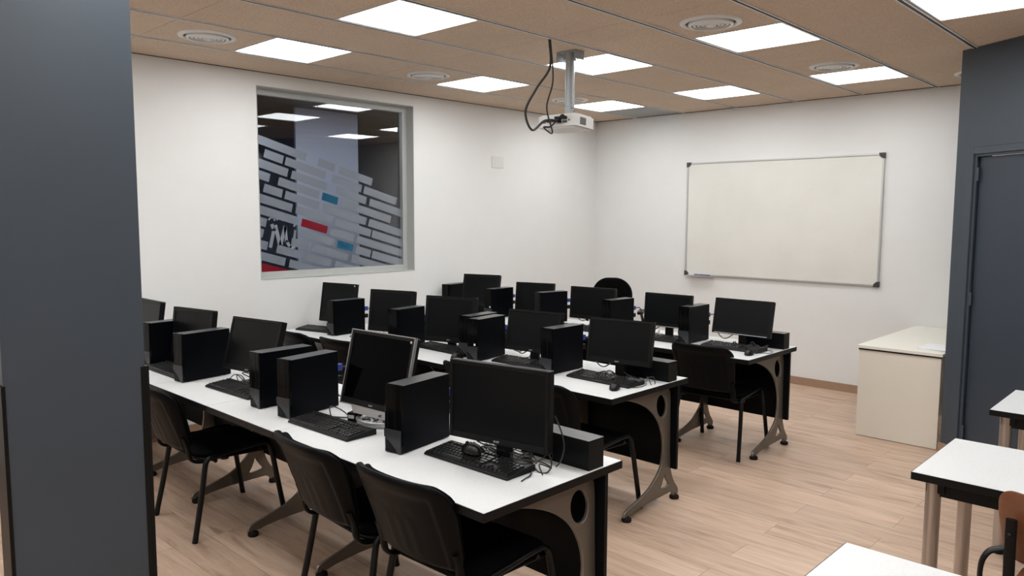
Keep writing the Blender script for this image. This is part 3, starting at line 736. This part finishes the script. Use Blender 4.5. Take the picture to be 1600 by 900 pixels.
KW, KD = .452, .158
def keyboard():
    root = empty('keyboard')
    m = MB(); m.prism([(0, 0), (KD, 0), (KD, .024), (KD-.012, .027), (.012, .014), (0, .008)], -KW/2, KW/2, 'x', 'black_plastic'); m.build('keyboard_base', root, bevel=.003)
    m = MB(); sl = (.027-.014)/(KD-.024); pit = .0192
    T = Matrix.Translation((0, .012, .0145)) @ Matrix.Rotation(math.atan(sl), 4, 'X')
    def key(cx, cy, wx=1, wy=1):
        hx, hy = pit*wx/2-.0012, pit*wy/2-.0012; tx, ty = hx-.0025, hy-.0025
        vs = [(cx-hx, cy-hy, -.001), (cx+hx, cy-hy, -.001), (cx+hx, cy+hy, -.001), (cx-hx, cy+hy, -.001), (cx-tx, cy-ty, .0065), (cx+tx, cy-ty, .0065), (cx+tx, cy+ty, .0065), (cx-tx, cy+ty, .0065)]
        m.add(vs, [(4, 5, 6, 7), (0, 1, 5, 4), (1, 2, 6, 5), (2, 3, 7, 6), (3, 0, 4, 7)], 'key_black', T=T)
    X0 = -KW/2+.010
    rows = [[1.25, 1.25, 1.25, 6.25, 1.25, 1.25, 1.25, 1.25], [2.25]+[1]*10+[2.75], [1.75]+[1]*11+[2.25], [1.5]+[1]*12+[1.5], [1]*13+[2]]
    for r, ks in enumerate(rows):
        x = X0
        for k in ks: key(x+k*pit/2, .010+r*pit, k); x += k*pit
    x = X0
    for i, k in enumerate([1]+[0]+[1]*4+[0]+[1]*4+[0]+[1]*4):
        if k: key(x+pit/2, .012+5.35*pit)
        x += pit*(1 if k else .65)
    X1 = X0+15*pit+.006
    for r in (3, 4, 5.35): [key(X1+pit*(i+.5), .010+r*pit) for i in range(3)]
    key(X1+pit*1.5, .010+pit); [key(X1+pit*(i+.5), .010) for i in range(3)]
    X2 = X1+3*pit+.006
    for r in range(5): [key(X2+pit*(i+.5), .010+r*pit) for i in range(4 if r > 2 else 3)]
    key(X2+pit*3.5, .010+.5*pit, 1, 2); key(X2+pit*3.5, .010+2*pit, 1, 1)
    k_ = m.build('keys', root); k_['kind'] = 'stuff'
    return root
KB = [
 (-2.085, 1.915, .02, 'black keyboard with a mouse lying on it, nearest the camera'),
 (-2.90, 1.782, .03, 'black keyboard in front of the silver-edged monitor'),
 (-3.885, 1.842, .04, 'black keyboard in the front row left of the pair of towers'),
 (-4.66, 1.80, 0, 'black keyboard in the front row beside the pillar'),
 (-2.635, 3.457, -.02, 'black keyboard at the aisle end of the middle row'),
 (-3.29, 3.486, .02, 'black keyboard second from the aisle in the middle row'),
 (-4.08, 3.475, -.03, 'black keyboard in the centre of the middle row'),
 (-4.80, 3.43, .1, 'black keyboard fourth from the aisle in the middle row'),
 (-5.44, 3.36, .25, 'black keyboard turned askew at the wall end of the middle row'),
 (-2.625, 4.99, -.04, 'black keyboard at the aisle end of the back row'),
 (-3.27, 4.955, .02, 'black keyboard second from the aisle in the back row'),
 (-4.00, 4.94, .05, 'black keyboard third from the aisle in the back row, hidden behind the middle row'),
]
kp = None
for x, y, a, lab in KB:
    o = keyboard() if kp is None else copy_tree(kp)
    kp = kp or o
    o.location = (x, y, DZ+.0008); o.rotation_euler = (0, 0, a); tag(o, lab, 'keyboard', 'black keyboards')
def mouse():
    root = empty('computer_mouse'); vs = []; fs = []; n, k_ = 20, 8
    for j in range(k_+1):
        t = j/k_; rr = math.cos(t*PI/2)**.6 if j < k_ else 0
        for i in range(n):
            A = 2*PI*i/n; c, s = math.cos(A), math.sin(A)
            vs.append((.030*rr*c*(1+.06*s), .054*rr*s, .004+.032*math.sin(t*PI/2)*(1+.08*(-s)*rr)))
    for j in range(k_):
        for i in range(n): fs.append((j*n+i, j*n+(i+1) % n, (j+1)*n+(i+1) % n, (j+1)*n+i))
    m = MB(); m.add(vs, fs, 'mouse_black', True); m.lathe([(.0001, 0), (.028, 0), (.03, .004)], 'black_plastic', n, T=Matrix.Diagonal((1, 1.8, 1, 1))); m.build('mouse_body', root)
    MB().tube([(-.003, .026, .031), (.003, .026, .031)], .009, 'rubber', 14).build('scroll_wheel', root)
    return root
mp_ = None
for x, y, z, a, lab in ((-2.125, 1.995, DZ+.030, 1.45, 'glossy black mouse resting on the nearest keyboard'), (-2.455, 3.39, DZ, .5, 'glossy black mouse beside the aisle-end keyboard of the middle row'),
                     (-2.42, 4.91, DZ, .2, 'glossy black mouse beside the aisle-end keyboard of the back row'), (-3.76, 3.40, DZ, 0, 'black mouse left of the touching pair of towers in the middle row')):
    o = mouse() if mp_ is None else copy_tree(mp_)
    mp_ = mp_ or o
    o.location = (x, y, z+.0008); o.rotation_euler = (0, 0, a); tag(o, lab, 'mouse', 'black computer mice')

# ---- cables behind and around the monitors
def tangle(cx, cy, spread, n, seed, label, mat='cable_black', r=.0027, name='cable_tangle', h=.05):
    rd = random.Random(seed); m = MB()
    for k in range(n):
        p = Vector((cx+rd.uniform(-.8, .8)*spread, cy+rd.uniform(-.3, .3)*spread, DZ+.004)); P = [p.copy()]
        for j in range(rd.randint(4, 7)):
            p += Vector((rd.uniform(-.6, .6)*spread, rd.uniform(-.3, .3)*spread, 0)); p.x = min(max(p.x, cx-spread), cx+spread); p.y = min(max(p.y, cy-spread*.45), cy+spread*.45)
            p.z = DZ+.004+rd.random()**2*h; P.append(p.copy())
        P[-1].z = DZ+.004
        m.tube(catmull(P, 6), r*rd.uniform(.8, 1.2), mat, 5)
    o = m.build(name); return tag(o, label, 'cables', 'loose cables on the desks')
tangle(-2.00, 2.14, .20, 14, 1, 'tangle of black cables under the monitor nearest the camera')
tangle(-2.06, 2.13, .16, 2, 21, 'pale cable strands lying among the black cables under the nearest monitor', 'cable_white', .0018, 'pale_cable')
tangle(-2.78, 2.06, .14, 8, 2, 'tangle of black cables on the ring stand of the silver-edged monitor', h=.06)
tangle(-3.96, 2.06, .20, 6, 3, 'tangle of black cables under the front-row monitor left of the tower pair')
tangle(-2.56, 3.64, .20, 7, 4, 'tangle of black cables under the aisle-end monitor of the middle row')
tangle(-3.24, 3.66, .18, 5, 5, 'tangle of black cables under the second monitor from the aisle, middle row')
tangle(-2.60, 5.17, .2, 7, 6, 'tangle of black cables under the aisle-end monitor of the back row')
tangle(-3.25, 5.17, .18, 5, 7, 'tangle of black cables under the second monitor from the aisle, back row')
tangle(-3.96, 5.17, .18, 6, 8, 'tangle of black cables under the third monitor from the aisle, back row', h=.07)
tangle(-5.05, 3.70, .12, 5, 9, 'tangle of pale cables beside the leftmost tower of the middle row', 'cable_white', .004, 'cable_tangle', .12)
Zt = DZ+.004
cable('monitor_cable', [(-1.90, 2.10, Zt+.09), (-1.895, 2.09, Zt+.035), (-1.845, 2.07, Zt+.001), (-1.81, 2.085, Zt), (-1.81, 2.11, Zt+.03), (-1.845, 2.12, Zt+.075)], .003, 'black cable looping out beyond the right edge of the nearest monitor')
cable('power_cable', [(-1.805, 2.12, Zt+.21), (-1.775, 2.125, Zt+.15), (-1.775, 2.14, Zt+.09), (-1.80, 2.15, Zt+.03), (-1.83, 2.16, Zt)], .003, 'black cable arching beside the right edge of the nearest monitor')
cable('usb_cable', [(-1.865, 2.06, Zt), (-1.835, 2.02, Zt), (-1.825, 1.985, Zt), (-1.815, 1.95, Zt)], .0025, 'short black cable end lying beside the nearest keyboard')
cable('keyboard_cable', [(-3.02, 1.95, Zt+.01), (-3.00, 2.02, Zt), (-3.08, 2.03, Zt+.02), (-3.06, 1.96, Zt+.05), (-2.99, 1.93, Zt+.01), (-2.93, 1.97, Zt), (-2.90, 2.02, Zt+.01), (-2.88, 2.06, Zt)], .0032, 'black keyboard cable curling beside the silver-edged monitor')
cable('mouse_cable', [(-2.43, 3.45, Zt), (-2.38, 3.52, Zt), (-2.40, 3.62, Zt), (-2.50, 3.66, Zt)], .0022, 'thin black mouse cable at the aisle end of the middle row')
cable('mouse_cable', [(-2.42, 4.97, Zt), (-2.37, 5.03, Zt), (-2.34, 5.05, Zt), (-2.36, 5.14, Zt), (-2.5, 5.18, Zt)], .0022, 'thin black mouse cable at the aisle end of the back row')
ad = empty('power_adapter', (-2.93, 2.01, DZ+.0005), .4, 'small black power adapter brick beside the silver-edged monitor', 'power adapter')
MB().box((-.022, -.035, 0), (.022, .035, .045), 'gloss_black').build('adapter_body', ad, bevel=.006)
MB().box((-.016, -.0355, .02), (.016, -.0345, .036), 'silver_logo').build('rating_label', ad)
VC = ['behind the tower nearest the camera', 'between the tower and the silver-edged monitor', 'behind the left tower of the front-row pair', 'behind the front-row tower between the two left monitors', 'behind the tower next to the grey pillar',
      'behind the aisle-end tower of the middle row', 'behind the tower with the white sticker', 'behind the left tower of the touching pair', 'behind the fourth tower from the aisle, middle row', 'at the back of the tower under the interior window',
      'behind the aisle-end tower of the back row', 'behind the tower in front of the office chair', 'behind the wide-looking tower of the back row', 'behind the back-row tower with the white dot', 'behind the far corner tower of the back row']
# cables from tower plugs to the monitors
for i, (x, y, a, *_ ) in enumerate(TWR):
    q = Tz(x, y, DZ, a) @ Vector((.02, TD+.045, .19)); mx_, my_, mz_ = MON[i][:3] if i < 5 else MON[min(i, 14)][:3]
    #
    best = min(MON, key=lambda k: abs(k[0]-x-.35)+abs(k[1]-y-.15)*2)
    p2 = Vector((best[0]-.05, best[1]+.09, DZ+.12))
    if (p2-q).length > .9: continue
    cable('video_cable', [q, q+Vector((.03, .04, -.01)), q+Vector((.06, .03, -.13)), (q+p2)/2+Vector((0, .03, -.13)), p2], .004, 'black video cable ' + VC[i])

# ================================================================= CHAIRS
def shell(hw, hz0, hz1, y_of, thick, mat, back_detail=False, r=.09, rb=.05, nu=48, nv=32):
    """curved backrest: rows from bottom to top, front (+y) and rear (-y) skins joined at the rim"""
    m = MB(); H = hz1-hz0
    def half(v):
        z = v*H; w_ = hw*(0.90+.10*min(1, v*1.6))
        if z > H-r: w_ -= r-math.sqrt(max(0, r*r-(z-(H-r))**2))
        if z < rb: w_ -= rb-math.sqrt(max(0, rb*rb-(rb-z)**2))
        return max(w_, .01)
    F, B = [], []
    for j in range(nv+1):
        t = j/nv; v = .5-.5*math.cos(PI*t)
        for i in range(nu+1):
            s = math.sin((i/nu*2-1)*PI/2); x = s*half(v); z = hz0+v*H; y = y_of(x/hw, v)
            edge = max(0, 1-max(0, 1-abs(s))/.10); ev = max(0, 1-min(v, 1-v)/.06); q = 1-.75*max(edge, ev)**2
            d = 0
            if back_detail:
                if abs(x/hw) < .80 and v < .86: d += .009*min(1, (.80-abs(x/hw))/.05, (.86-v)/.05)
                if abs(x/hw) < .42 and .10 < v < .60: d -= .0030*max(0, math.cos(x/hw*PI*7.5))*min(1, (v-.10)/.04, (.55-v)/.04)
            F.append((x, y+thick/2*q, z)); B.append((x, y-thick/2*q+d, z))
    n = nu+1; off = len(F); fs = []
    for j in range(nv):
        for i in range(nu):
            a = j*n+i; fs.append((a, a+n, a+n+1, a+1)); fs.append((off+a, off+a+1, off+a+n+1, off+a+n))
    rim = [i for i in range(n)] + [j*n+nu for j in range(1, nv+1)] + [nv*n+i for i in range(nu-1, -1, -1)] + [j*n for j in range(nv-1, 0, -1)]
    for a, b in zip(rim, rim[1:]+rim[:1]): fs.append((a, b, off+b, off+a))
    m.add(F+B, fs, mat, True); return m
def pad(hx, hy, z0, z1, mat, dome=.012, r=.07, sag=0, cy=0):
    """rounded square cushion"""
    m = MB(); base = rrect(-hx, -hy, hx, hy, r, 7); n = len(base); rings = []
    for sc, z in ((.86, z0), (.97, z0+.006), (1.0, (z0+z1)/2), (.985, z1-.008), (.93, z1), (.6, z1+dome*.6), (.25, z1+dome)):
        rings.append([(p[0]*sc, cy+p[1]*sc, z-sag*(p[1]/hy)*.5 - sag*.6*max(0, (p[1]/hy))**3) for p in base])
    vs = [p for R_ in rings for p in R_]; fs = []
    for j in range(len(rings)-1):
        for i in range(n): fs.append((j*n+i, j*n+(i+1) % n, (j+1)*n+(i+1) % n, (j+1)*n+i))
    fs.append(tuple(range(n-1, -1, -1))); fs.append(tuple((len(rings)-1)*n+i for i in range(n)))
    m.add(vs, fs, mat, True); return m
def visitor_chair():
    root = empty('visitor_chair')
    pad(.232, .215, .418, .452, 'chair_fabric', .014, .08, .012, .03).build('seat', root)
    pad(.236, .220, .398, .424, 'chair_shell', 0, .08, .012, .03).build('seat_shell', root)
    yb = lambda u, v: -.266 + .030*u*u + .036*abs(u)**5 - .125*(v**1.15)
    shell(.234, .475, .815, yb, .036, 'chair_shell', True, .075, .04).build('backrest_shell', root)
    yf = lambda u, v: yb(u, v*.92+.04)+.022
    shell(.222, .48, .803, yf, .034, 'chair_fabric', False, .07).build('backrest_cushion', root)
    for sx in (-1, 1):
        x = sx*.235
        m = MB(); m.tube(catmull([(sx*.262, -.235, .008), (sx*.248, -.185, .25), (x+sx*.004, -.160, .385), (x, -.145, .415)], 6), .0145, 'chair_tube', 10, ry=.0145); l = m.build('leg', root)
        MB().tube([(sx*.2625, -.237, 0), (sx*.261, -.23, .03)], .0145, 'rubber', 12).build('foot_cap', l)
        m = MB(); m.tube(catmull([(sx*.262, .275, .008), (sx*.250, .235, .25), (x+sx*.004, .212, .40), (x, .195, .432)], 6), .0145, 'chair_tube', 10); l = m.build('leg', root)
        MB().tube([(sx*.2625, .277, 0), (sx*.261, .27, .03)], .0145, 'rubber', 12).build('foot_cap', l)
        m = MB(); m.tube(catmull([(x, -.150, .408), (x, -.125, .424), (x, 0, .434), (x, .12, .443), (x, .18, .441), (x, .205, .418)], 5), .0125, 'chair_tube', 10); m.build('side_rail', root)
        m = MB(); m.tube(catmull([(sx*.205, -.05, .415), (sx*.205, -.17, .405), (sx*.207, -.222, .43), (sx*.208, -.236, .49), (sx*.205, -.258, .55)], 6), .021, 'chair_shell', 12, ry=.009); m.build('back_support', root)
    m = MB(); m.tube([(-.235, -.10, .40), (.235, -.10, .40)], .010, 'chair_tube', 8); m.tube([(-.235, .15, .412), (.235, .15, .412)], .010, 'chair_tube', 8); m.build('cross_bar', root)
    return root
CH = [
 (-2.07, 1.915, .03, 'black padded visitor chair nearest the camera, at the aisle-end seat of the front row'),
 (-2.62, 1.90, -.06, 'black padded visitor chair just left of the nearest chair'),
 (-4.07, 1.86, -.02, 'black padded visitor chair right beside the grey pillar, front row'),
 (-2.70, 3.36, .0, 'black visitor chair at the aisle end of the middle row, behind the nearest monitor'),
 (-3.32, 3.42, .04, 'black visitor chair whose back peeks over the nearest monitor at its top left corner'),
 (-4.06, 3.38, 0, 'black visitor chair showing past the right edge of the silver-edged monitor'),
 (-4.66, 3.39, .05, 'black padded visitor chair left of the silver-edged monitor, behind the pair of towers'),
 (-5.22, 3.36, -.04, 'black visitor chair just right of the front-row monitor beside the tower pair'),
 (-2.70, 5.03, .06, 'black padded visitor chair at the aisle end of the back row'),
]
cp = None
for x, y, a, lab in CH:
    o = visitor_chair() if cp is None else copy_tree(cp)
    cp = cp or o
    o.location = (x, y, 0); o.rotation_euler = (0, 0, a); tag(o, lab, 'chair', 'black visitor chairs at the computer desks')

# office chair with a round back near the back wall
oc = empty('office_chair', (-4.66, 6.42, 0), .5, 'black office chair with rounded back and armrests near the back wall', 'office chair')
pad(.23, .22, .45, .50, 'chair_fabric', .015, .10).build('seat', oc)
shell(.20, .60, 1.085, lambda u, v: -.20+.03*u*u-.08*v, .05, 'chair_fabric', False, .17, .08).build('backrest', oc)
MB().tube(catmull([(0, -.05, .44), (0, -.24, .44), (0, -.26, .60), (0, -.26, .75)], 6), .03, 'chair_tube', 10, ry=.008).build('back_bar', oc)
for sx in (-1, 1):
    MB().tube(catmull([(sx*.18, 0, .45), (sx*.28, .0, .47), (sx*.29, .0, .60), (sx*.27, .0, .70)], 6), .014, 'chair_tube', 8).build('arm_post', oc)
    MB().box((sx*.27-.03, -.13, .70), (sx*.27+.03, .13, .73), 'black_plastic').build('armrest', oc, bevel=.01)
MB().tube([(0, 0, .08), (0, 0, .45)], .025, 'chair_tube', 14).build('gas_column', oc)
for k in range(5):
    A = 2*PI*k/5+.3; d = Vector((math.cos(A), math.sin(A), 0))
    l = MB().tube([Vector((0, 0, .11)), d*.16+Vector((0, 0, .10)), d*.30+Vector((0, 0, .075))], [.028, .022, .016], 'black_plastic', 10).build('base_arm', oc)
    MB().tube([d*.30+Vector((-d.y*.02, d.x*.02, .028)), d*.30+Vector((d.y*.02, -d.x*.02, .028))], .028, 'rubber', 14).build('caster', l)

# ================================================================= STUDENT TABLES ON THE RIGHT
def table(W=1.0, D=.61):
    root = empty('student_table')
    t = MB().box((0, 0, DZ-.03), (W, D, DZ-.001), 'edge_black').build('tabletop', root, bevel=.003)
    MB().box((.003, .003, DZ-.001), (W-.003, D-.003, DZ), 'desk_laminate').build('laminate_surface', t)
    m = MB()
    for a, b in (((.075, .05, DZ-.088), (W-.075, .07, DZ-.03)), ((.075, D-.07, DZ-.088), (W-.075, D-.05, DZ-.03)), ((.055, .07, DZ-.088), (.075, D-.07, DZ-.03)), ((W-.075, .07, DZ-.088), (W-.055, D-.07, DZ-.03))):
        m.box(a, b, 'edge_black')
    m.build('apron', root)
    for x in (.065, W-.065):
        for y in (.06, D-.06):
            l = MB().tube([(x, y, .012), (x, y, DZ-.03)], .027, 'brushed_tube', 24).build('leg', root)
            MB().tube([(x, y, 0), (x, y, .022)], .029, 'rubber', 20).build('foot_cap', l)
            MB().box((x-.02, y-.02, DZ-.075), (x+.042 if x < W/2 else x+.02, y+.02, DZ-.031), 'edge_black').build('leg_bracket', l)
    return root
t0 = table()
for i, (x, y, a, lab) in enumerate(((-.845, 3.062, 0, 'white-topped table at right with the brown wooden-backed chair pulled to it'), (-.858, 4.35, .0, 'white-topped table farthest away at the right edge, in front of the dark door'), (-.785, 1.64, 0, 'white tabletop corner nearest the camera at the bottom right edge'))):
    o = t0 if i == 0 else copy_tree(t0)
    o.location = (x, y, 0); o.rotation_euler = (0, 0, a); tag(o, lab, 'table', 'white student tables on the right')

# wooden school chair
wc = empty('wooden_chair', (-.29, 2.98, 0), -.03, 'chair with curved brown plywood back on a black metal frame', 'chair')
def ply(name, hw_, z0, z1, yf_, th, r=.05):
    return shell(hw_, z0, z1, yf_, th, 'plywood_brown', False, r, r, 26, 20).build(name, wc)
ply('backrest', .205, .615, .852, lambda u, v: -.235+.045*u*u-.05*v, .011, .05)
m = MB(); S_ = rrect(-.20, -.20, .20, .20, .06, 6); m.prism(S_, .445, .457, 'z', 'plywood_brown'); m.build('seat', wc, bevel=.004)
for sx in (-1, 1):
    x = sx*.160
    MB().tube(catmull([(x, -.10, .435), (x, -.20, .44), (x, -.245, .50), (x, -.262, .62), (x, -.268, .765)], 7), .0165, 'chair_tube', 10, ry=.010).build('back_upright', wc)
    m = MB(); m.lathe([(.009, 0), (.008, .005), (.0001, .006)], 'black_trim', 12, T=Matrix.Translation((x, -.277, .715)) @ Matrix.Rotation(PI/2, 4, 'X')); m.build('bolt', wc)
    MB().tube(catmull([(sx*.16, -.20, .43), (sx*.205, -.255, .45), (sx*.225, -.28, .40), (sx*.225, -.28, .30), (sx*.22, -.27, .02)], 7), .0125, 'chair_tube', 10).build('leg', wc)
    MB().tube(catmull([(sx*.16, .0, .432), (sx*.19, .16, .43), (sx*.205, .21, .36), (sx*.215, .24, .02)], 7), .0125, 'chair_tube', 10).build('leg', wc)
    MB().tube(catmull([(sx*.185, -.225, .650), (sx*.222, -.238, .632), (sx*.240, -.245, .58), (sx*.232, -.24, .50), (sx*.18, -.20, .44)], 7), .018, 'chair_tube', 12, ry=.008).build('side_loop', wc)

# ================================================================= TEACHER'S DESK
td = empty('teacher_desk', (-2.10, 6.06, 0), 0, 'cream teacher desk with flat side panel standing against the back wall', 'desk')
m = MB(); m.box((.012, .018, .004), (.585, .038, .678), 'cream_panel'); m.build('side_panel', td, bevel=.001)
m = MB(); m.box((.012, 1.42, .004), (.585, 1.44, .678), 'cream_panel'); m.build('side_panel', td, bevel=.001)
MB().box((.56, .038, .25), (.58, 1.42, .678), 'cream_panel').build('modesty_panel', td)
MB().box((.010, .010, .678), (.588, 1.452, .690), 'edge_black').build('black_strip', td)  # thin black strip below the cream top
MB().box((0, 0, .690), (.598, 1.458, .712), 'cream_top').build('tabletop', td, bevel=.002)
for i, (dx, dy, a) in enumerate(((.395, .115, .03), (.39, .12, -.05))):
    p = MB().prism(rrect(0, 0, .195, .285, .002), 0, .004+.003*(1-i), 'z', 'paper').build('paper_stack' if i == 0 else 'paper_sheet')
    p.location = (-2.10+dx, 6.06+dy, .7125 + (.0075 if i else 0)); p.rotation_euler = (0, 0, a)
    tag(p, ('stack of white paper on the cream teacher desk', 'top white sheet lying askew on the paper stack')[i], 'paper')
